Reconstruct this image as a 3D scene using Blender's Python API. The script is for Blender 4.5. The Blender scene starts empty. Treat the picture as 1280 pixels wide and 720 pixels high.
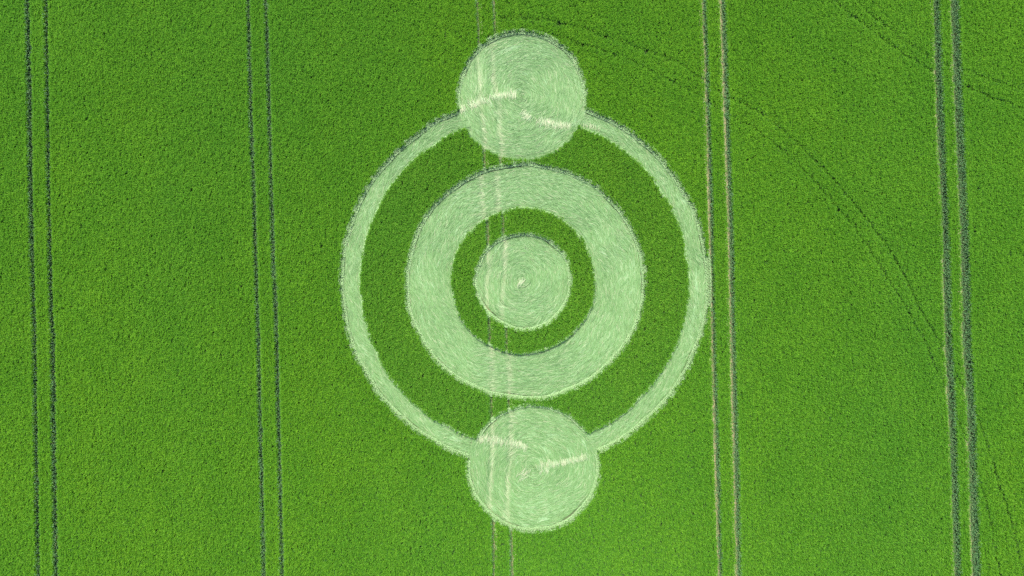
import bpy, math
import numpy as np

R = math.radians
SC = bpy.context.scene
COL = SC.collection
rng = np.random.default_rng(7)

# ------------------------------------------------------------------ camera, sky, sun, exposure
FOC = 865.0                       # focal length in photo pixels (photo 1280 x 720)
CAM_H = 72.85
PITCH = R(1.1)
CAM = np.array([0.0, -72.0 * math.tan(PITCH), CAM_H])
cam_data = bpy.data.cameras.new('camera')
cam_data.sensor_width = 36.0
cam_data.lens = 36.0 * FOC / 1280.0
cam_data.clip_start = 0.5
cam_data.clip_end = 6000.0
cam = bpy.data.objects.new('camera', cam_data)
cam.location = CAM
cam.rotation_euler = (PITCH, 0, 0)
COL.objects.link(cam)
SC.camera = cam

SUN_EL, SUN_AZ = R(65), R(-14)    # azimuth clockwise from +Y (up in the picture)
world = bpy.data.worlds.new('World')
SC.world = world
world.use_nodes = True
wn = world.node_tree
wn.nodes.clear()
sky = wn.nodes.new('ShaderNodeTexSky')
sky.sky_type = 'NISHITA'
sky.sun_disc = False
sky.sun_elevation = SUN_EL
sky.sun_rotation = SUN_AZ
sky.air_density = 1.0
sky.dust_density = 1.5
bg = wn.nodes.new('ShaderNodeBackground')
bg.inputs['Strength'].default_value = 0.14
wo = wn.nodes.new('ShaderNodeOutputWorld')
wn.links.new(sky.outputs[0], bg.inputs['Color'])
wn.links.new(bg.outputs[0], wo.inputs['Surface'])

sun_data = bpy.data.lights.new('sun', 'SUN')
sun_data.energy = 2.4
sun_data.angle = R(12)             # thin high cloud softens the shadows
sun_data.color = (1.0, 0.96, 0.88)
sun = bpy.data.objects.new('sun', sun_data)
sun.rotation_euler = (math.pi / 2 - SUN_EL, 0, math.pi - SUN_AZ)
sun.location = (-30, 30, 60)
COL.objects.link(sun)

SC.view_settings.view_transform = 'Standard'
SC.view_settings.look = 'None'
SC.view_settings.exposure = 1.29
SC.view_settings.gamma = 1.0
SC.view_settings.use_curve_mapping = False
SC.cycles.use_denoising = False
SC.cycles.max_bounces = 8
SC.cycles.diffuse_bounces = 5
SC.cycles.transmission_bounces = 5

# ------------------------------------------------------------------ measuring helpers
CROP_TOP = 0.85
def w(u, v, z=CROP_TOP):
    """photo pixel -> point of the plane at height z"""
    x, y, zz = (u - 640) / FOC, -(v - 360) / FOC, -1.0
    c, s = math.cos(PITCH), math.sin(PITCH)
    dy, dz = y * c - zz * s, y * s + zz * c
    t = (z - CAM[2]) / dz
    return np.array([x * t, CAM[1] + dy * t])

def hash2(ix, iy, seed):
    h = (ix.astype(np.int64) * 374761393 + iy.astype(np.int64) * 668265263 + seed * 1442695041) & 0x7fffffff
    h = ((h ^ (h >> 13)) * 1274126177) & 0x7fffffff
    h = h ^ (h >> 16)
    return (h & 0xffff) / 65535.0

def noise(x, y, seed=0):
    """value noise, about -1 .. 1"""
    x = np.asarray(x, float) + 1000.0
    y = np.asarray(y, float) + 1000.0
    ix, iy = np.floor(x), np.floor(y)
    fx, fy = x - ix, y - iy
    fx, fy = fx * fx * (3 - 2 * fx), fy * fy * (3 - 2 * fy)
    a, b = hash2(ix, iy, seed), hash2(ix + 1, iy, seed)
    c, d = hash2(ix, iy + 1, seed), hash2(ix + 1, iy + 1, seed)
    return ((a * (1 - fx) + b * fx) * (1 - fy) + (c * (1 - fx) + d * fx) * fy) * 2 - 1

def poly_dist(X, Y, pts):
    """distance to a polyline and arc length of the nearest point"""
    best = np.full(X.shape, 1e9)
    arc = np.zeros(X.shape)
    run = 0.0
    for (ax, ay), (bx, by) in zip(pts[:-1], pts[1:]):
        dx, dy = bx - ax, by - ay
        L = math.hypot(dx, dy)
        t = np.clip(((X - ax) * dx + (Y - ay) * dy) / (L * L), 0, 1)
        d = np.hypot(X - ax - t * dx, Y - ay - t * dy)
        m = d < best
        best = np.where(m, d, best)
        arc = np.where(m, run + t * L, arc)
        run += L
    return best, arc

def poly_lat(X, Y, pts):
    """distance, arc length and signed offset (positive = right in the picture) from a line running down the picture"""
    d, s = poly_dist(X, Y, pts)
    py = np.array([p[1] for p in pts])[::-1]
    px = np.array([p[0] for p in pts])[::-1]
    return d, s, X - np.interp(Y, py, px)

# ------------------------------------------------------------------ the layout, traced from the photograph
def circle(u0, u1, v0, v1):
    a, b = w(u0, (v0 + v1) / 2), w(u1, (v0 + v1) / 2)
    c, d = w((u0 + u1) / 2, v0), w((u0 + u1) / 2, v1)
    return np.array([(a[0] + b[0]) / 2, (c[1] + d[1]) / 2]), (b[0] - a[0]) / 2, (c[1] - d[1]) / 2

TOPD = circle(571, 733.5, 37, 199.5)
BOTD = circle(584, 750, 506, 667)
MIDD = circle(592.5, 715.5, 290, 412)
RING_O = circle(506, 807, 203, 500)
RING_I = circle(564, 744, 260.5, 441)
OUT_O = circle(424.5, 888, 121, 584)
OUT_I = circle(450.5, 861.5, 146, 558)

def sd_circ(X, Y, C, seed):
    (cx, cy), rx, ry = C
    dx, dy = (X - cx), (Y - cy)
    r = np.hypot(dx / rx, dy / ry)
    th = np.arctan2(dy, dx)
    rr = (rx + ry) / 2
    wob = 0.10 * noise(np.cos(th) * rr / 2.4, np.sin(th) * rr / 2.4, seed) \
        + 0.05 * noise(np.cos(th) * rr / 0.9, np.sin(th) * rr / 0.9, seed + 1)
    return (r - 1) * rr - wob

def shapes(X, Y):
    """signed distances (negative = flattened): top disc, bottom disc, middle disc, wide ring, thin ring"""
    t = sd_circ(X, Y, TOPD, 11) - 0.12
    b = sd_circ(X, Y, BOTD, 21) - 0.08
    m = sd_circ(X, Y, MIDD, 31) - 0.10
    ro, ri = sd_circ(X, Y, RING_O, 41) - 0.10, sd_circ(X, Y, RING_I, 51) + 0.04
    oo, oi = sd_circ(X, Y, OUT_O, 61) - 0.12, sd_circ(X, Y, OUT_I, 71) + 0.05
    return t, b, m, ro, ri, oo, oi

def P(*pts):
    return [tuple(w(u, v)) for u, v in pts]

# wheel tracks: (points, half width at the top of the crop, soil half width, label)
def line2(a, b, extra=90):
    """straight run through two pixels carried on past both frame edges"""
    A, B = w(*a), w(*b)
    d = (B - A) / np.linalg.norm(B - A)
    return [tuple(A - d * extra), tuple(A), tuple(B), tuple(B + d * extra)]

def ext(pts, n=90):
    p = [np.array(w(u, v)) for u, v in pts]
    d0 = (p[0] - p[1]) / np.linalg.norm(p[0] - p[1])
    d1 = (p[-1] - p[-2]) / np.linalg.norm(p[-1] - p[-2])
    return [tuple(p[0] + d0 * n)] + [tuple(q) for q in p] + [tuple(p[-1] + d1 * n)]

# (centre line, gap left of it, gap right of it, side where short pushed-over plants line the rut, soil, label)
TRACKS = [
    (ext([(34, 0), (36, 90), (39.5, 300), (43, 420), (47.5, 720)]), 0.42, 0.25, -1, 'dark', 'dark wheel track in green crop, nearest the left edge of the photo'),
    (ext([(57, 0), (58.5, 90), (62, 300), (65.5, 420), (70, 720)]), 0.40, 0.24, -1, 'dark', 'dark wheel track in green crop, second from the left edge of the photo'),
    (ext([(310.5, 0), (319, 300), (323.5, 420), (330.5, 720)]), 0.38, 0.22, -1, 'dark', 'dark wheel track, left one of the pair passing just left of the crop circle'),
    (ext([(332.5, 0), (341.5, 300), (346, 420), (353, 720)]), 0.38, 0.22, -1, 'dark', 'dark wheel track, right one of the pair passing just left of the crop circle'),
    (ext([(596.5, 0), (599, 60), (609, 275), (612, 420), (614, 500), (617.5, 720)]), 0.27, 0.22, -1, 'mid', 'narrow wheel track running through the flattened discs, left one of the middle pair'),
    (ext([(617, 0), (619.5, 50), (629, 275), (633, 420), (636, 500), (640.5, 720)]), 0.27, 0.22, -1, 'mid', 'narrow wheel track running through the flattened discs, right one of the middle pair'),
    (ext([(879, 0), (884, 140), (888.5, 300), (891, 430), (899.5, 720)]), 0.22, 0.44, 1, 'pale', 'wheel track with a pale edge touching the right side of the thin flattened ring'),
    (ext([(902, 0), (907, 140), (912, 300), (915, 430), (922, 720)]), 0.24, 0.54, 1, 'pale', 'wheel track with a pale edge, right one of the pair beside the thin ring'),
    (ext([(1169, 0), (1174, 150), (1181, 300), (1184, 420), (1188, 500), (1196, 720)]), 0.26, 0.68, 1, 'pale', 'wide pale wheel track, left one of the pair near the right edge of the photo'),
    (ext([(1191.5, 0), (1197, 150), (1204, 300), (1206.5, 420), (1211, 500), (1219, 720)]), 0.30, 0.78, 1, 'pale', 'widest wheel track in the crop, nearest the right edge of the photo'),
]
FAINT = [
    (P((625, 21), (675, 23), (725, 33), (780, 54), (845, 75), (880, 100), (910, 121), (948, 138), (975, 160), (997, 178),
       (1015, 196), (1040, 222), (1065, 250), (1090, 282), (1110, 308), (1132, 347), (1158, 401), (1178, 432), (1200, 478),
       (1225, 527), (1245, 590), (1268, 665), (1285, 740)), 0.13, 'faint curved tyre line crossing the field on the right, the outer of two'),
    (P((640, 36), (690, 44), (737, 57), (765, 67), (800, 80), (830, 96), (868, 115), (912, 143), (940, 158), (962, 174),
       (985, 192), (1010, 217), (1040, 250), (1068, 285), (1093, 320), (1115, 355), (1138, 392), (1157, 430), (1180, 480),
       (1205, 545), (1232, 620), (1255, 740)), 0.11, 'faint curved tyre line crossing the field on the right, the inner of two'),
    (P((1036, -12), (1052, 8), (1080, 29), (1105, 48), (1130, 66), (1160, 85), (1185, 98), (1206, 106), (1240, 121), (1277, 133), (1330, 148)), 0.12,
     'faint slanting tyre line in the upper right corner, the lower of two'),
    (P((1066, -8), (1081, 10), (1105, 30), (1130, 49), (1168, 75), (1200, 85), (1240, 99), (1280, 112), (1330, 126)), 0.11,
     'faint slanting tyre line in the upper right corner, the upper of two'),
]

def track_gap(X, Y):
    """signed distance to the nearest wheel track gap (negative = inside)"""
    g = np.full(X.shape, 1e9)
    for i, (pts, aL, aR, side, kind, lab) in enumerate(TRACKS):
        d, s, lat = poly_lat(X, Y, pts)
        g = np.minimum(g, np.maximum(lat - aR, -lat - aL) - 0.03 * noise(s / 0.45, s * 0 + i * 7.3, 5))
    return g

def faint_gap(X, Y):
    g = np.full(X.shape, 1e9)
    for i, (pts, hw, lab) in enumerate(FAINT):
        d, s = poly_dist(X, Y, pts)
        on = noise(s / 2.2, s * 0 + i * 3.1, 9) * 0.5 + noise(s / 0.6, s * 0 + i * 3.1, 10) * 0.5
        g = np.minimum(g, d - hw * 1.35 - 0.04 * on)
    return g

# ------------------------------------------------------------------ materials
def mat(name):
    m = bpy.data.materials.new(name)
    m.use_nodes = True
    nt = m.node_tree
    bs = nt.nodes['Principled BSDF']
    return m, nt, bs

def node(nt, t, **kw):
    n = nt.nodes.new(t)
    for k, v in kw.items():
        setattr(n, k, v)
    return n

def ramp(nt, stops):
    r = nt.nodes.new('ShaderNodeValToRGB')
    while len(r.color_ramp.elements) < len(stops):
        r.color_ramp.elements.new(0.5)
    for e, (p, c) in zip(r.color_ramp.elements, stops):
        e.position = p
        e.color = (*c, 1)
    return r

def mixc(nt, fac, a, b, mode='MIX'):
    n = nt.nodes.new('ShaderNodeMix')
    n.data_type = 'RGBA'
    n.blend_type = mode
    for sock, val in ((0, fac), (6, a), (7, b)):
        if isinstance(val, bpy.types.NodeSocket):
            nt.links.new(val, n.inputs[sock])
        elif sock == 0:
            n.inputs[0].default_value = val
        else:
            n.inputs[sock].default_value = (*val, 1)
    return n.outputs[2]

def pos_noise(nt, scale, detail=2.0, stretch=(1, 1, 0.0)):
    g = nt.nodes.new('ShaderNodeNewGeometry')
    mp = nt.nodes.new('ShaderNodeMapping')
    mp.inputs['Scale'].default_value = stretch
    nz = nt.nodes.new('ShaderNodeTexNoise')
    nz.inputs['Scale'].default_value = scale
    nz.inputs['Detail'].default_value = detail
    nt.links.new(g.outputs['Position'], mp.inputs['Vector'])
    nt.links.new(mp.outputs[0], nz.inputs['Vector'])
    return nz.outputs['Fac']

def leaf_material(name, top, top2, stem, patch):
    """standing crop: glaucous pale stems, green leaves, plants and whole patches of slightly different green"""
    m, nt, bs = mat(name)
    at = node(nt, 'ShaderNodeAttribute', attribute_name='t')
    tone = node(nt, 'ShaderNodeAttribute', attribute_name='tone')
    plant = pos_noise(nt, 3.2, 1.0)
    pr = ramp(nt, [(0.36, (0, 0, 0)), (0.66, (1, 1, 1))])
    nt.links.new(plant, pr.inputs[0])
    c = mixc(nt, pr.outputs[0], top, top2)
    big = pos_noise(nt, 0.035, 3.0, (1.0, 0.45, 0))
    br = ramp(nt, [(0.35, (0, 0, 0)), (0.68, (1, 1, 1))])
    nt.links.new(big, br.inputs[0])
    c = mixc(nt, br.outputs[0], c, patch, 'MULTIPLY')
    mid = pos_noise(nt, 0.22, 3.0, (1.0, 0.6, 0))
    mr = ramp(nt, [(0.36, (0.93, 0.96, 0.95)), (0.66, (1.08, 1.03, 1.03))])
    nt.links.new(mid, mr.inputs[0])
    c = mixc(nt, 1.0, c, mr.outputs[0], 'MULTIPLY')
    tip = mixc(nt, tone.outputs['Fac'], (0.66, 0.76, 0.6), (1.5, 1.32, 1.8), 'MIX')
    c = mixc(nt, 1.0, c, tip, 'MULTIPLY')
    sr = ramp(nt, [(0.45, (0, 0, 0)), (0.82, (1, 1, 1))])
    nt.links.new(at.outputs['Fac'], sr.inputs[0])
    c = mixc(nt, sr.outputs[0], stem, c)
    nt.links.new(c, bs.inputs['Base Color'])
    bs.inputs['Roughness'].default_value = 0.7
    bs.inputs['Specular IOR Level'].default_value = 0.12
    tr = nt.nodes.new('ShaderNodeBsdfTranslucent')
    nt.links.new(c, tr.inputs['Color'])
    ms = nt.nodes.new('ShaderNodeMixShader')
    ms.inputs[0].default_value = 0.35
    out = nt.nodes['Material Output']
    nt.links.new(bs.outputs[0], ms.inputs[1])
    nt.links.new(tr.outputs[0], ms.inputs[2])
    nt.links.new(ms.outputs[0], out.inputs['Surface'])
    return m

M_CROP = leaf_material('standing_crop', (0.087, 0.256, 0.009), (0.132, 0.328, 0.012), (0.15, 0.29, 0.13), (0.86, 0.95, 1.3))
M_CROP_IN = leaf_material('standing_crop_inner', (0.080, 0.242, 0.011), (0.126, 0.314, 0.016), (0.16, 0.30, 0.13), (0.90, 0.97, 1.2))

def lay_material(name, dark, mid, pale, straw):
    """laid stems: pale undersides; tone picks each stem's own colour, straw the bleached ones"""
    m, nt, bs = mat(name)
    tone = node(nt, 'ShaderNodeAttribute', attribute_name='tone')
    st = node(nt, 'ShaderNodeAttribute', attribute_name='straw')
    r = ramp(nt, [(0.0, dark), (0.5, mid), (1.0, pale)])
    nt.links.new(tone.outputs['Fac'], r.inputs[0])
    c = mixc(nt, st.outputs['Fac'], r.outputs[0], straw)
    nt.links.new(c, bs.inputs['Base Color'])
    bs.inputs['Roughness'].default_value = 0.55
    bs.inputs['Specular IOR Level'].default_value = 0.25
    return m

M_LAY = lay_material('laid_stems', (0.092, 0.188, 0.060), (0.140, 0.268, 0.080), (0.26, 0.41, 0.19), (0.48, 0.47, 0.28))
M_LEAN = lay_material('leaning_stems', (0.22, 0.38, 0.14), (0.29, 0.47, 0.18), (0.39, 0.56, 0.27), (0.50, 0.52, 0.30))

def soil_material(name, a, b):
    m, nt, bs = mat(name)
    n1 = pos_noise(nt, 1.7, 6.0, (1, 1, 1))
    r = ramp(nt, [(0.3, a), (0.7, b)])
    nt.links.new(n1, r.inputs[0])
    nt.links.new(r.outputs[0], bs.inputs['Base Color'])
    bs.inputs['Roughness'].default_value = 0.95
    n2 = pos_noise(nt, 9.0, 6.0, (1, 1, 1))
    bp = nt.nodes.new('ShaderNodeBump')
    bp.inputs['Strength'].default_value = 0.7
    bp.inputs['Distance'].default_value = 0.05
    nt.links.new(n2, bp.inputs['Height'])
    nt.links.new(bp.outputs[0], bs.inputs['Normal'])
    return m

M_SOIL = soil_material('soil', (0.06, 0.10, 0.035), (0.10, 0.13, 0.05))
M_TRACK = {'pale': soil_material('track_soil', (0.22, 0.21, 0.09), (0.33, 0.29, 0.16)),
           'mid': soil_material('track_soil_mid', (0.13, 0.16, 0.06), (0.20, 0.20, 0.09)),
           'dark': soil_material('track_soil_dark', (0.04, 0.10, 0.035), (0.07, 0.13, 0.05))}  # darker green-brown soil colour for the left-hand tracks

# ------------------------------------------------------------------ mesh helpers
def link(name, me, m=None, parent=None):
    o = bpy.data.objects.new(name, me)
    if me is not None and m is not None:
        me.materials.append(m)
    COL.objects.link(o)
    if parent is not None:
        o.parent = parent
        o.location = -parent.location                   # meshes are written in scene coordinates
    return o

def tag(o, label=None, cat=None, group=None, kind=None):
    if label: o['label'] = label
    if cat: o['category'] = cat
    if group: o['group'] = group
    if kind: o['kind'] = kind
    return o

def strips_mesh(name, L, Rr, attrs):
    """L, Rr: (n, k, 3) left and right rails of n strips; attrs: name -> (n, k) values"""
    n, k, _ = L.shape
    V = np.empty((n, k, 2, 3))
    V[:, :, 0], V[:, :, 1] = L, Rr
    V = V.reshape(-1, 3)
    base = (np.arange(n) * (2 * k))[:, None]
    j = (np.arange(k - 1) * 2)[None, :]
    a = base + j
    F = np.stack([a, a + 1, a + 3, a + 2], -1).reshape(-1, 4)
    me = bpy.data.meshes.new(name)
    me.vertices.add(len(V))
    me.vertices.foreach_set('co', V.ravel().astype(np.float32))
    me.loops.add(F.size)
    me.loops.foreach_set('vertex_index', F.ravel().astype(np.int32))
    me.polygons.add(len(F))
    me.polygons.foreach_set('loop_start', np.arange(len(F), dtype=np.int32) * 4)
    me.polygons.foreach_set('loop_total', np.full(len(F), 4, dtype=np.int32))
    me.update(calc_edges=True)
    for an, val in attrs.items():
        at = me.attributes.new(an, 'FLOAT', 'POINT')
        at.data.foreach_set('value', np.repeat(val.reshape(-1), 2).astype(np.float32))
    return me

def plane_mesh(name, verts, faces):
    me = bpy.data.meshes.new(name)
    me.from_pydata(verts, [], faces)
    me.update()
    return me

# ------------------------------------------------------------------ setting: ground and wheel tracks
G = 2500
gx = np.array([-G, -600, -150, -60, 0, 60, 150, 600, G], float)
gv = [(float(x), float(y), 0.0) for y in gx for x in gx]
n_ = len(gx)
gf = [(j * n_ + i, j * n_ + i + 1, (j + 1) * n_ + i + 1, (j + 1) * n_ + i) for j in range(n_ - 1) for i in range(n_ - 1)]
tag(link('ground', plane_mesh('ground', gv, gf), M_SOIL), 'brown soil of the field under the green crop', 'ground', kind='structure')

def ribbon(name, pts, hw, z, m=None, hr=None):
    """soil ribbon with a slightly wandering edge"""
    pts = [np.array(p) for p in pts]
    vs, s = [], 0.0
    out = []
    for a, b in zip(pts[:-1], pts[1:]):
        L = np.linalg.norm(b - a)
        k = max(1, int(L / 0.6))
        for i in range(k):
            out.append((a + (b - a) * i / k, (b - a) / L, s + L * i / k))
        s += L
    out.append((pts[-1], (pts[-1] - pts[-2]) / np.linalg.norm(pts[-1] - pts[-2]), s))
    for p, d, q in out:
        nrm = np.array([-d[1], d[0]])
        wl = hw * (1 + 0.25 * float(noise(q / 0.8, 1.0, 3)))
        wr = (hw if hr is None else hr) * (1 + 0.25 * float(noise(q / 0.8, 4.0, 4)))
        vs += [(*(p - nrm * wl), z), (*(p + nrm * wr), z)]
    fs = [(2 * i, 2 * i + 1, 2 * i + 3, 2 * i + 2) for i in range(len(out) - 1)]
    return plane_mesh(name, vs, fs)

for i, (pts, aL, aR, side, kind, lab) in enumerate(TRACKS):
    o = link('wheel_track', ribbon('wheel_track', pts, aL + 0.04, 0.004, None, min(aR, 0.3)), M_TRACK[kind])
    tag(o, lab, 'wheel track', 'wheel tracks running the length of the field', 'structure')
for i, (pts, hw, lab) in enumerate(FAINT):
    o = link('tyre_line', ribbon('tyre_line', pts, hw, 0.008, M_SOIL), M_SOIL)
    tag(o, lab, 'tyre line', 'faint tyre lines curving across the right of the field', 'structure')

# ------------------------------------------------------------------ plants
def tuft_arrays(n, seed, h=CROP_TOP, spread=0.155):
    """a tuft of n upright stems ending in leaves that arch over, strips of 4 rows (n, 4, 3)"""
    r = np.random.default_rng(seed)
    az = r.uniform(0, 2 * np.pi, n)
    b = r.normal(0, 0.07, (n, 2))
    hh = h * r.uniform(0.72, 1.05, n)
    reach = spread * r.uniform(0.35, 1.25, n)
    droop = r.uniform(0.02, 0.16, n)
    dx, dy = np.cos(az) * 0.8, np.sin(az) * 1.25           # leaves lie mostly along the drill rows
    z = np.stack([np.zeros(n), hh * 0.62, hh, hh - droop], 1)
    off = np.stack([np.zeros(n), reach * 0.12, reach * 0.65, reach * 1.3], 1)
    cx = b[:, :1] + dx[:, None] * off
    cy = b[:, 1:] + dy[:, None] * off
    wd = r.uniform(0.012, 0.023, n)
    W = np.stack([wd * 0.7, wd * 1.0, wd * 1.2, wd * 0.25], 1)
    rl = r.uniform(-0.5, 0.5, n)                           # leaf twist
    sx, sy, sz = -dy * np.cos(rl), dx * np.cos(rl), np.sin(rl)
    side = np.stack([sx, sy, sz], -1)[:, None, :] * W[:, :, None]
    C = np.stack([cx, cy, z], -1)
    t = np.tile(np.array([0, 0.5, 0.95, 1.0]), (n, 1)) * (hh / h)[:, None] ** 0.5
    tone = np.repeat(r.uniform(0, 1, n)[:, None], 4, 1)
    return C - side, C + side, t, tone

PROTOS = [tuft_arrays(20, 100 + i) for i in range(8)]

def standing(X, Y):
    """True where crop stands"""
    t, b, m, ro, ri, oo, oi = shapes(X, Y)
    wide = np.maximum(ro, -ri)
    thin = np.maximum(oo, -oi)
    d = np.minimum.reduce([t, b, m, wide, thin])
    return d, track_gap(X, Y), (t, b, m, ro, ri, oo, oi)

def jitter_grid(x0, x1, y0, y1, dens, r):
    st = 1 / math.sqrt(dens)
    nx, ny = int((x1 - x0) / st), int((y1 - y0) / st)
    gx, gy = np.meshgrid(np.arange(nx), np.arange(ny))
    X = x0 + (gx + r.uniform(0, 1, gx.shape)) * st
    Y = y0 + (gy + r.uniform(0, 1, gx.shape)) * st
    return X.ravel(), Y.ravel()

DENS = 24
HX, HY = 66.0, 43.0
X, Y = jitter_grid(-HX, HX, -HY, HY, DENS, rng)
ex, ey = [], []
for pts, aL, aR, side, kind, lab in TRACKS:           # a row of plants right along each edge of a rut
    py = np.array([p[1] for p in pts])[::-1]
    px = np.array([p[0] for p in pts])[::-1]
    yy = np.arange(-HY, HY, 0.16)
    for off in (-aL - 0.07, aR + 0.07):
        y_ = yy + rng.uniform(-0.06, 0.06, len(yy))
        ex.append(np.interp(y_, py, px) + off + rng.normal(0, 0.012, len(yy)))
        ey.append(y_)
for (cc, rx_, ry_), sg in ((TOPD, 1), (BOTD, 1), (MIDD, 1), (RING_O, 1), (OUT_O, 1), (RING_I, -1), (OUT_I, -1)):
    th_ = np.arange(0, 2 * np.pi, 0.17 / rx_)
    ex.append(cc[0] + (rx_ + sg * 0.1) * np.cos(th_) + rng.normal(0, 0.05, len(th_)))
    ey.append(cc[1] + (ry_ + sg * 0.1) * np.sin(th_) + rng.normal(0, 0.05, len(th_)))
X, Y = np.concatenate([X] + ex), np.concatenate([Y] + ey)
row = 0.25                                            # drill rows run with the tramlines
q_ = X + 0.029 * Y
X = X + 0.4 * ((np.round(q_ / row) * row) - q_)
d, g, sh = standing(X, Y)
faint = faint_gap(X, Y)
keep = (d > 0.06 - 0.22 * rng.uniform(0, 1, len(X)) ** 2.5) & (g > 0.0) & ((faint > 0) | (rng.uniform(0, 1, len(X)) < 0.7))
faint = faint[keep]
X, Y, d, g = X[keep], Y[keep], d[keep], g[keep]
sh = tuple(s[keep] for s in sh)
n = len(X)
ROT = rng.normal(0, 0.35, n) + np.pi * rng.integers(0, 2, n)
HT = 1 + 0.07 * noise(X / 0.45, Y / 0.45, 80) + 0.05 * noise(X / 3.5, Y / 7.0, 81) + rng.normal(0, 0.05, n)
HT = np.where(faint < 0, HT * 0.74, HT)
PI = rng.integers(0, len(PROTOS), n)

inside_out = sh[6] < 0                                  # inside the thin ring's inner edge
in_ring = (sh[4] < 0) & inside_out                      # the standing ring round the middle disc
cres = inside_out & ~in_ring
midx = TOPD[0][0]
GROUPS = {
    'outer': ~inside_out,
    'ring': in_ring,
    'left': cres & (X < RING_O[0][0]),
    'right': cres & (X >= RING_O[0][0]),
}

def real_tufts(name, mask, m, parent=None):
    Ls, Rs, ts, tn = [], [], [], []
    for k, (pl, pr, pt, ptone) in enumerate(PROTOS):
        s = np.nonzero(mask & (PI == k))[0]
        if not len(s):
            continue
        c, si = np.cos(ROT[s])[:, None, None], np.sin(ROT[s])[:, None, None]
        for src, dst in ((pl, Ls), (pr, Rs)):
            x = src[None, :, :, 0] * c - src[None, :, :, 1] * si + X[s][:, None, None]
            y = src[None, :, :, 0] * si + src[None, :, :, 1] * c + Y[s][:, None, None]
            z = src[None, :, :, 2] * HT[s][:, None, None]
            dst.append(np.stack([x, y, z], -1).reshape(-1, 4, 3))
        ts.append(np.tile(pt, (len(s), 1)))
        tn.append(np.tile(ptone, (len(s), 1)))
    me = strips_mesh(name, np.concatenate(Ls), np.concatenate(Rs), {'t': np.concatenate(ts), 'tone': np.concatenate(tn)})
    return link(name, me, m, parent)

tag(real_tufts('standing_ring', GROUPS['ring'], M_CROP_IN),
    'narrow ring of dark green standing crop around the middle flattened disc', 'standing crop ring')
tag(real_tufts('standing_crescent', GROUPS['left'], M_CROP_IN),
    'crescent of standing green crop between the thin and wide rings, on the left', 'standing crop crescent', 'standing crescents between the two flattened rings')
tag(real_tufts('standing_crescent', GROUPS['right'], M_CROP_IN),
    'crescent of standing green crop between the thin and wide rings, on the right', 'standing crop crescent', 'standing crescents between the two flattened rings')

# the open field: the same tufts placed by geometry nodes
proto_col = bpy.data.collections.new('crop_tufts')      # never linked to the scene: only a source of instances
for k, (pl, pr, pt, ptone) in enumerate(PROTOS):
    me = strips_mesh('crop_tuft', pl, pr, {'t': pt, 'tone': ptone})
    me.materials.append(M_CROP)
    proto_col.objects.link(bpy.data.objects.new('crop_tuft', me))

s = np.nonzero(GROUPS['outer'])[0]
me = bpy.data.meshes.new('standing_crop')
me.vertices.add(len(s))
me.vertices.foreach_set('co', np.stack([X[s], Y[s], np.zeros(len(s))], 1).ravel().astype(np.float32))
for nm, typ, val in (('rot', 'FLOAT', ROT[s]), ('ht', 'FLOAT', HT[s]), ('pick', 'INT', PI[s])):
    at = me.attributes.new(nm, typ, 'POINT')
    at.data.foreach_set('value', val.astype(np.float32 if typ == 'FLOAT' else np.int32))
field = link('standing_crop', me, M_CROP)
tag(field, 'dense bright green standing cereal crop covering the field around the flattened circles', 'crop', kind='stuff')
ng = bpy.data.node_groups.new('scatter', 'GeometryNodeTree')
ng.interface.new_socket('Geometry', in_out='INPUT', socket_type='NodeSocketGeometry')
ng.interface.new_socket('Geometry', in_out='OUTPUT', socket_type='NodeSocketGeometry')
gi, go = ng.nodes.new('NodeGroupInput'), ng.nodes.new('NodeGroupOutput')
iop = ng.nodes.new('GeometryNodeInstanceOnPoints')
ci = ng.nodes.new('GeometryNodeCollectionInfo')
ci.inputs['Collection'].default_value = proto_col
ci.inputs['Separate Children'].default_value = True
ci.inputs['Reset Children'].default_value = True
def named(nm, typ):
    a = ng.nodes.new('GeometryNodeInputNamedAttribute')
    a.data_type = typ
    a.inputs['Name'].default_value = nm
    return a.outputs['Attribute']
cr = ng.nodes.new('ShaderNodeCombineXYZ')
ng.links.new(named('rot', 'FLOAT'), cr.inputs['Z'])
cs = ng.nodes.new('ShaderNodeCombineXYZ')
cs.inputs['X'].default_value = cs.inputs['Y'].default_value = 1
ng.links.new(named('ht', 'FLOAT'), cs.inputs['Z'])
iop.inputs['Pick Instance'].default_value = True
ng.links.new(gi.outputs[0], iop.inputs['Points'])
ng.links.new(ci.outputs[0], iop.inputs['Instance'])
ng.links.new(named('pick', 'INT'), iop.inputs['Instance Index'])
ng.links.new(cr.outputs[0], iop.inputs['Rotation'])
ng.links.new(cs.outputs[0], iop.inputs['Scale'])
ng.links.new(iop.outputs[0], go.inputs[0])
md = field.modifiers.new('scatter', 'NODES')
md.node_group = ng

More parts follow.
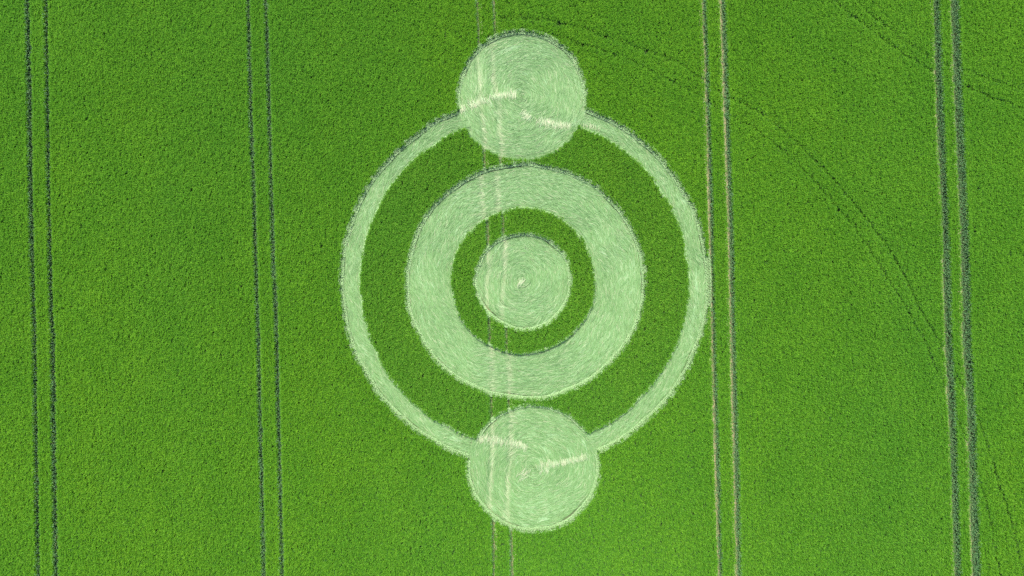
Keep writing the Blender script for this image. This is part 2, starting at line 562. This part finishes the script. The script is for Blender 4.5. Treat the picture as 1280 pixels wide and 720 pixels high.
# the crop goes on past the part of the field the tufts cover
def far_crop():
    st = 1.5
    vs, fs, idx = [], [], {}
    xs = np.concatenate([np.arange(-160, 160.1, st)])
    ys = np.concatenate([np.arange(-130, 130.1, st)])
    def vid(i, j):
        if (i, j) not in idx:
            x, y = xs[i], ys[j]
            idx[(i, j)] = len(vs)
            vs.append((float(x), float(y), 0.62 + 0.12 * float(rng.uniform(-1, 1))))
        return idx[(i, j)]
    for i in range(len(xs) - 1):
        for j in range(len(ys) - 1):
            cx, cy = (xs[i] + xs[i + 1]) / 2, (ys[j] + ys[j + 1]) / 2
            if abs(cx) < HX + 0.0 and abs(cy) < HY + 0.0:
                continue
            fs.append((vid(i, j), vid(i + 1, j), vid(i + 1, j + 1), vid(i, j + 1)))
    k = len(vs)
    a, b = 160 - 0.5, 130 - 0.5
    for (x, y) in ((-a, -b), (a, -b), (a, b), (-a, b), (-2400, -2400), (2400, -2400), (2400, 2400), (-2400, 2400)):
        vs.append((x, y, 0.6))
    for q in range(4):
        fs.append((k + q, k + 4 + q, k + 4 + (q + 1) % 4, k + (q + 1) % 4))
    return plane_mesh('distant_crop', vs, fs)
m_far, nt, bs = mat('distant_crop')
fr = ramp(nt, [(0.35, (0.03, 0.10, 0.008)), (0.65, (0.09, 0.22, 0.016))])
nt.links.new(pos_noise(nt, 3.0, 4.0), fr.inputs[0])
nt.links.new(fr.outputs[0], bs.inputs['Base Color'])
bs.inputs['Roughness'].default_value = 0.9
tag(link('distant_crop', far_crop(), m_far), 'green crop carrying on beyond the near part of the field', 'crop', kind='stuff')

# ------------------------------------------------------------------ flattened crop
def lay_stems(name, C, inside, path_ok, dens, spiral, seed, m, parent, sense=1, rows=0.62):
    """stems laid flat, swirling round the shape's centre in trodden passes one board wide"""
    r = np.random.default_rng(seed)
    (cx, cy), rx, ry = C
    x, y = jitter_grid(cx - rx, cx + rx, cy - ry, cy + ry, dens, r)
    k = inside(x, y)
    x, y = x[k], y[k]
    dx, dy = x - cx, y - cy
    rad = np.hypot(dx, dy) + 1e-6
    th = np.arctan2(dy, dx)
    pas = rad / rows + 0.25 * noise(th * 2.2, rad * 0.1, seed + 1)
    ph = pas - np.floor(pas)
    jig = hash2(np.floor(pas), np.floor(pas) * 0, seed + 5)
    tilt = spiral + 0.25 * (jig - 0.5) + 0.55 * noise(x / 1.7, y / 1.7, seed + 2) + r.normal(0, 0.2, len(x))
    tilt = tilt + np.clip(1.2 - rad, 0, 1.2) * 0.6
    ln = r.uniform(0.5, 1.15, len(x)) * np.clip(rad / 0.8, 0.45, 1)
    z0 = 0.03 + 0.045 * ph + 0.06 * r.uniform(0, 1, len(x)) ** 2 + 0.025 * noise(x / 0.5, y / 0.5, seed + 3)
    K = 4
    px, py, pz, sx, sy = [], [], [], [], []
    X_, Y_ = x.copy(), y.copy()
    for i in range(K):
        f = i / (K - 1)
        ang = np.arctan2(Y_ - cy, X_ - cx) + sense * (np.pi / 2 + tilt)
        px.append(X_.copy()); py.append(Y_.copy())
        pz.append(np.maximum(0.012, z0 + 0.05 * np.sin(np.pi * f) - 0.03 * f))
        sx.append(-np.sin(ang)); sy.append(np.cos(ang))
        X_ = X_ + np.cos(ang) * ln / (K - 1)
        Y_ = Y_ + np.sin(ang) * ln / (K - 1)
    px, py, pz = np.stack(px, 1), np.stack(py, 1), np.stack(pz, 1)
    sx, sy = np.stack(sx, 1), np.stack(sy, 1)
    ok = np.ones(len(x), bool)
    for i in range(1, K):
        ok &= path_ok(px[:, i], py[:, i])
    px, py, pz, sx, sy = px[ok], py[ok], pz[ok], sx[ok], sy[ok]
    x, y, rad, th = x[ok], y[ok], rad[ok], th[ok]
    wd = r.uniform(0.011, 0.021, len(x))[:, None] * np.array([0.9, 1.1, 0.9, 0.35])[None]
    roll = r.normal(0, 0.35, len(x))[:, None]
    S = np.stack([sx * np.cos(roll) * wd, sy * np.cos(roll) * wd, np.sin(roll) * wd], -1)
    Cc = np.stack([px, py, pz], -1)
    arc = th * rad
    streak = noise(arc / 3.2, rad / 0.14, seed + 7) * 0.5 + noise(arc / 0.7, rad / 0.3, seed + 8) * 0.5
    tone = 0.42 + 0.10 * streak + 0.09 * noise(x / 2.5, y / 2.5, seed + 9) + r.normal(0, 0.15, len(x))
    tone += np.where(streak > 0.66, 0.32, 0)            # bundles that show their pale side
    td = np.full(len(x), 1e9)
    td2 = np.full(len(x), 1e9)
    for pts in (TRACKS[4][0], TRACKS[5][0]):
        q, s_ = poly_dist(x + 0.12, y, pts)
        td = np.minimum(td, q)
        td2 = np.minimum(td2, poly_dist(x + 0.42, y, pts)[0])
    soft = np.exp(-(td / 0.17) ** 2) * (0.78 + 0.25 * noise(y / 1.6, x * 0, 33))
    straw = np.maximum(soft * r.uniform(0.1, 0.9, len(x)), r.uniform(0, 1, len(x)) ** 8 * 0.5)
    tone = np.where((td2 < 0.09), tone - 0.35, tone)
    A = {'tone': np.repeat(np.clip(tone, 0, 1)[:, None], K, 1), 'straw': np.repeat(straw[:, None], K, 1)}
    me = strips_mesh(name, Cc - S, Cc + S, A)
    return link(name, me, m, parent)

def lean_stems(name, C, ok, m, parent, seed, outward=True, width=0.40, dens=300):
    """stems at the rim half pushed over, hanging in over the laid crop (outward=True: rim faces the shape's centre)"""
    r = np.random.default_rng(seed)
    (cx, cy), rx, ry = C
    x, y = jitter_grid(cx - rx - 0.3, cx + rx + 0.3, cy - ry - 0.3, cy + ry + 0.3, dens, r)
    sd = ok(x, y)
    k = (sd < 0.17) & (sd > -width + 0.1)
    x, y, sd = x[k], y[k], sd[k]
    xx, yy, ss = x[sd > -0.12], y[sd > -0.12], sd[sd > -0.12]      # thicker where the standing crop begins
    x, y, sd = np.concatenate([x, xx + 0.03]), np.concatenate([y, yy - 0.03]), np.concatenate([sd, ss])
    th = np.arctan2(y - cy, x - cx)
    sgn = -1.0 if outward else 1.0
    dirx = sgn * np.cos(th) + r.normal(0, 0.3, len(x)) - np.sin(th) * 0.5
    diry = sgn * np.sin(th) + r.normal(0, 0.3, len(x)) + np.cos(th) * 0.5
    q = np.hypot(dirx, diry)
    dirx, diry = dirx / q, diry / q
    f = np.clip(-sd / width, 0, 1)
    h = CROP_TOP * (0.80 - 0.70 * f ** 0.6) * r.uniform(0.75, 1.1, len(x))
    reach = (0.14 + 0.30 * f) * r.uniform(0.5, 1.2, len(x))
    reach = np.minimum(reach, np.maximum(sd + width + 0.02, 0.05))
    off = np.stack([reach * 0, reach * 0.3, reach * 0.75, reach * 1.1], 1)
    z = np.stack([h * 0, h * 0.6, h, h * 0.9], 1)
    Cc = np.stack([x[:, None] + dirx[:, None] * off, y[:, None] + diry[:, None] * off, z], -1)
    wd = r.uniform(0.013, 0.024, len(x))[:, None] * np.array([0.8, 1, 1.1, 0.3])[None]
    S = np.stack([-diry[:, None] * wd, dirx[:, None] * wd, 0 * wd], -1)
    K = 4
    A = {'tone': np.repeat(np.clip(0.36 + 0.35 * f + r.normal(0, 0.14, len(x)), 0, 1)[:, None], K, 1),
         'straw': np.repeat((r.uniform(0, 1, len(x)) ** 6 * 0.5)[:, None], K, 1)}
    me = strips_mesh(name, Cc - S, Cc + S, A)
    return link(name, me, m, parent)

def straw_seam(name, pts, parent, seed, width=0.46, dens=190, across=(0.0, 1.0)):
    """bleached stalk bases fanned out along a line where two lays part"""
    r = np.random.default_rng(seed)
    p = [w(u, v, 0.12) for u, v in pts]
    xs, ys, ds = [], [], []
    for a, b in zip(p[:-1], p[1:]):
        L = np.linalg.norm(b - a)
        k = int(L * dens * width)
        t = r.uniform(0, 1, k)
        wv = 0.45 + 0.55 * np.clip(0.6 + noise((a[0] + (b - a)[0] * t) / 0.9, t * 0, seed), 0, 1)
        dr = (b - a) / L
        nr = np.array([-dr[1], dr[0]])
        o = r.normal(0, width * 0.45, k) * wv
        xs.append(a[0] + dr[0] * t * L + nr[0] * o)
        ys.append(a[1] + dr[1] * t * L + nr[1] * o)
        ds.append(np.full(k, math.atan2(nr[1], nr[0])))
    x, y, a0 = np.concatenate(xs), np.concatenate(ys), np.concatenate(ds)
    k = noise(x / 0.8, y / 0.8, seed) + r.normal(0, 0.45, len(x)) > -0.25
    x, y, a0 = x[k], y[k], a0[k]
    a0 = a0 + r.normal(0, 0.3, len(x))
    ln = r.uniform(0.3, 0.75, len(x))
    f = np.array([-0.5, 0, 0.5])[None]
    z = np.stack([0.16 + 0 * ln, 0.24 + 0.05 * r.uniform(0, 1, len(x)), 0.20 + 0 * ln], 1)
    Cc = np.stack([x[:, None] + np.cos(a0)[:, None] * ln[:, None] * f, y[:, None] + np.sin(a0)[:, None] * ln[:, None] * f, z], -1)
    wd = r.uniform(0.010, 0.018, len(x))[:, None] * np.array([1, 1, 0.6])[None]
    S = np.stack([-np.sin(a0)[:, None] * wd, np.cos(a0)[:, None] * wd, 0 * wd], -1)
    A = {'tone': np.repeat(r.uniform(0.55, 1.0, len(x))[:, None], 3, 1), 'straw': np.repeat((r.uniform(0.0, 1.0, len(x)) ** 1.3)[:, None], 3, 1)}
    return link(name, strips_mesh(name, Cc - S, Cc + S, A), M_LAY, parent)

def thing(name, C, label, cat, group=None):
    o = bpy.data.objects.new(name, None)
    COL.objects.link(o)
    o.empty_display_size = 2
    o.location = (C[0][0], C[0][1], 0)
    tag(o, label, cat, group)
    return o

LINE = 0.45       # how far inside the rim the first trodden path runs
def not_path(sd, x, y, wdt=0.036):
    return np.abs(sd + LINE + 0.06 * noise(x / 1.5, y / 1.5, 44)) > wdt * (0.75 + 0.9 * noise(x / 2.6, y / 2.6, 45))

LAYD = 260
def path_top(x, y):
    s_ = shapes(x, y)
    return not_path(s_[0], x, y) | (s_[5] < -0.3)
def path_bot(x, y):
    s_ = shapes(x, y)
    return not_path(s_[1], x, y) | ((s_[5] < -0.3) & (s_[6] > 0.2))
def path_mid(x, y):
    return not_path(shapes(x, y)[2], x, y)
def path_wide(x, y):
    s_ = shapes(x, y)
    return not_path(s_[3], x, y) & (np.abs(s_[4] - 0.2) > 0.03)
def path_thin(x, y):
    s_ = shapes(x, y)
    return not_path(s_[5], x, y, 0.028) | (s_[0] < 0) | (s_[1] < 0)
def in_top(x, y):
    return (shapes(x, y)[0] < -0.05) & path_top(x, y)
def in_bot(x, y):
    return (shapes(x, y)[1] < -0.05) & path_bot(x, y)
def in_mid(x, y):
    return (shapes(x, y)[2] < -0.05) & path_mid(x, y)
def in_wide(x, y):
    s_ = shapes(x, y)
    return (s_[3] < -0.05) & (s_[4] > 0.05) & path_wide(x, y)
def in_thin(x, y):
    s_ = shapes(x, y)
    return (s_[5] < -0.05) & (s_[6] > 0.05) & (s_[0] > -0.02) & (s_[1] > -0.02) & path_thin(x, y)

DG = 'round flattened discs of the crop circle'
RG = 'flattened rings of the crop circle'
t = thing('flattened_disc', TOPD, 'pale green disc of flattened crop above the rings, topmost circle with two straw seams', 'flattened disc', DG)
lay_stems('laid_stems', TOPD, in_top, path_top, LAYD, 0.05, 201, M_LAY, t)
lean_stems('leaning_stems', TOPD, lambda x, y: np.where(shapes(x, y)[5] < 0.1, 9.0, shapes(x, y)[0]), M_LEAN, t, 202)
straw_seam('straw_seam', [(574, 137), (588, 132), (600, 127), (618, 121), (632, 118), (645, 119)], t, 203)
straw_seam('straw_seam', [(656, 143), (662, 149), (672, 151), (686, 154), (702, 156), (714, 159)], t, 204)
straw_seam('straw_seam', [(712, 155), (724, 156), (740, 158), (752, 162)], t, 205, width=0.14, dens=150)
straw_seam('straw_seam', [(650, 138), (656, 143), (663, 149)], t, 206, width=0.3, dens=170)

t = thing('flattened_disc', BOTD, 'pale green disc of flattened crop below the rings, lowest circle of the formation', 'flattened disc', DG)
lay_stems('laid_stems', BOTD, in_bot, path_bot, LAYD, 0.08, 211, M_LAY, t, sense=-1)
lean_stems('leaning_stems', BOTD, lambda x, y: np.where((shapes(x, y)[5] < 0.1) & (shapes(x, y)[6] > -0.1), 9.0, shapes(x, y)[1]), M_LEAN, t, 212)
straw_seam('straw_seam', [(596, 547), (610, 549), (628, 552), (645, 555), (659, 558)], t, 213, width=0.42)
straw_seam('straw_seam', [(668, 581), (690, 580), (712, 576), (725, 573), (736, 570)], t, 214, width=0.42)
straw_seam('straw_tuft', [(651, 588), (655, 592), (659, 596)], t, 215, width=0.9, dens=180)
straw_seam('straw_tuft', [(675, 589), (680, 590), (686, 587)], t, 216, width=0.4, dens=200)

t = thing('flattened_disc', MIDD, 'small pale disc of flattened crop in the very middle of the rings', 'flattened disc', DG)
lay_stems('laid_stems', MIDD, in_mid, path_mid, LAYD, 0.06, 221, M_LAY, t, sense=-1)
lean_stems('leaning_stems', MIDD, lambda x, y: shapes(x, y)[2], M_LEAN, t, 222, width=0.36)
straw_seam('straw_tuft', [(650, 352), (653, 354)], t, 223, width=1.1, dens=200)

t = thing('flattened_ring', RING_O, 'broad pale ring of flattened crop around the middle disc', 'flattened ring', RG)
lay_stems('laid_stems', RING_O, in_wide, path_wide, LAYD, 0.04, 231, M_LAY, t)
lean_stems('leaning_stems', RING_O, lambda x, y: shapes(x, y)[3], M_LEAN, t, 232)
lean_stems('leaning_stems', RING_I, lambda x, y: -shapes(x, y)[4], M_LEAN, t, 233, outward=False, width=0.2)

t = thing('flattened_ring', OUT_O, 'thin pale outer ring of flattened crop linking the top and bottom discs', 'flattened ring', RG)
lay_stems('laid_stems', OUT_O, in_thin, path_thin, LAYD, 0.03, 241, M_LAY, t, sense=-1, rows=0.7)
def thin_rim(x, y):
    s_ = shapes(x, y)
    return np.where((s_[0] < 0) | (s_[1] < 0), 9.0, s_[5])
def thin_inner(x, y):
    s_ = shapes(x, y)
    return np.where((s_[0] < 0) | (s_[1] < 0), 9.0, -s_[6])
lean_stems('leaning_stems', OUT_O, thin_rim, M_LEAN, t, 242, width=0.40)
lean_stems('leaning_stems', OUT_I, thin_inner, M_LEAN, t, 243, outward=False, width=0.22)

# ------------------------------------------------------------------ short bent plants lining the ruts
M_RUT = lay_material('rut_plants', (0.06, 0.165, 0.045), (0.105, 0.25, 0.08), (0.17, 0.34, 0.13), (0.46, 0.46, 0.17))
def rut_plants(pts, aL, aR, side, seed, edge=False):
    r = np.random.default_rng(seed)
    py = np.array([p[1] for p in pts])[::-1]
    px = np.array([p[0] for p in pts])[::-1]
    a, b = (-aL - 0.05, 0.0) if side < 0 else (0.12, aR + 0.05)
    if edge:
        a, b = (-aL - 0.08, 0.02) if side > 0 else (0.06, aR + 0.06)
    n = int((b - a) * 2 * HY * 260)
    y = r.uniform(-HY, HY, n)
    lat = r.uniform(a, b, n)
    x = np.interp(y, py, px) + lat
    f = np.clip((lat / aR if side > 0 else -lat / aL), 0, 1)
    if edge:
        f = np.clip(-lat / aL if side > 0 else lat / aR, 0, 1)
    # f: 0 in the rut, 1 at the standing crop
    s_ = shapes(x, y)
    flat = np.minimum.reduce([s_[0], s_[1], s_[2], np.maximum(s_[3], -s_[4]), np.maximum(s_[5], -s_[6])])
    k = (flat > 0.05) & (r.uniform(0, 1, n) < 0.5 + 0.5 * f)
    x, y, f = x[k], y[k], f[k]
    n = len(x)
    h = (0.10 + 0.68 * f ** 1.2) * r.uniform(0.7, 1.15, n)
    ang = r.uniform(0, 2 * np.pi, n)
    ax, ay = np.cos(ang) * 0.7 - side * 0.45, np.sin(ang) * 1.2
    reach = r.uniform(0.05, 0.2, n)
    off = np.stack([reach * 0, reach * 0.3, reach * 0.8, reach * 1.2], 1)
    z = np.stack([h * 0, h * 0.6, h, h * 0.9], 1)
    C = np.stack([x[:, None] + ax[:, None] * off, y[:, None] + ay[:, None] * off, z], -1)
    wd = r.uniform(0.010, 0.018, n)[:, None] * np.array([0.8, 1, 1.1, 0.3])[None]
    q = np.hypot(ax, ay) + 1e-6
    S = np.stack([(-ay / q)[:, None] * wd, (ax / q)[:, None] * wd, 0 * wd], -1)
    tone = np.clip((0.7 if edge else 0.3) + 0.35 * f + r.normal(0, 0.15, n), 0, 1)
    st = r.uniform(0.2, 1.0, n) if edge else r.uniform(0, 1, n) ** 10 * 0.5
    A = {'tone': np.repeat(tone[:, None], 4, 1), 'straw': np.repeat(st[:, None], 4, 1)}
    return strips_mesh('rut_plants', C - S, C + S, A)

for i, (pts, aL, aR, side, kind, lab) in enumerate(TRACKS):
    o = link('rut_plants', rut_plants(pts, aL, aR, side, 300 + i), M_RUT)
    tag(o, 'short bluish green bent plants lining the ' + lab, 'crop', 'short plants lining the wheel tracks', 'stuff')
    if kind != 'dark':
        o = link('yellowed_plants', rut_plants(pts, aL, aR, side, 400 + i, True), M_RUT)
        tag(o, 'yellowed thin row of plants on one edge of the ' + lab, 'crop', 'yellowed plants along the wheel tracks', 'stuff')
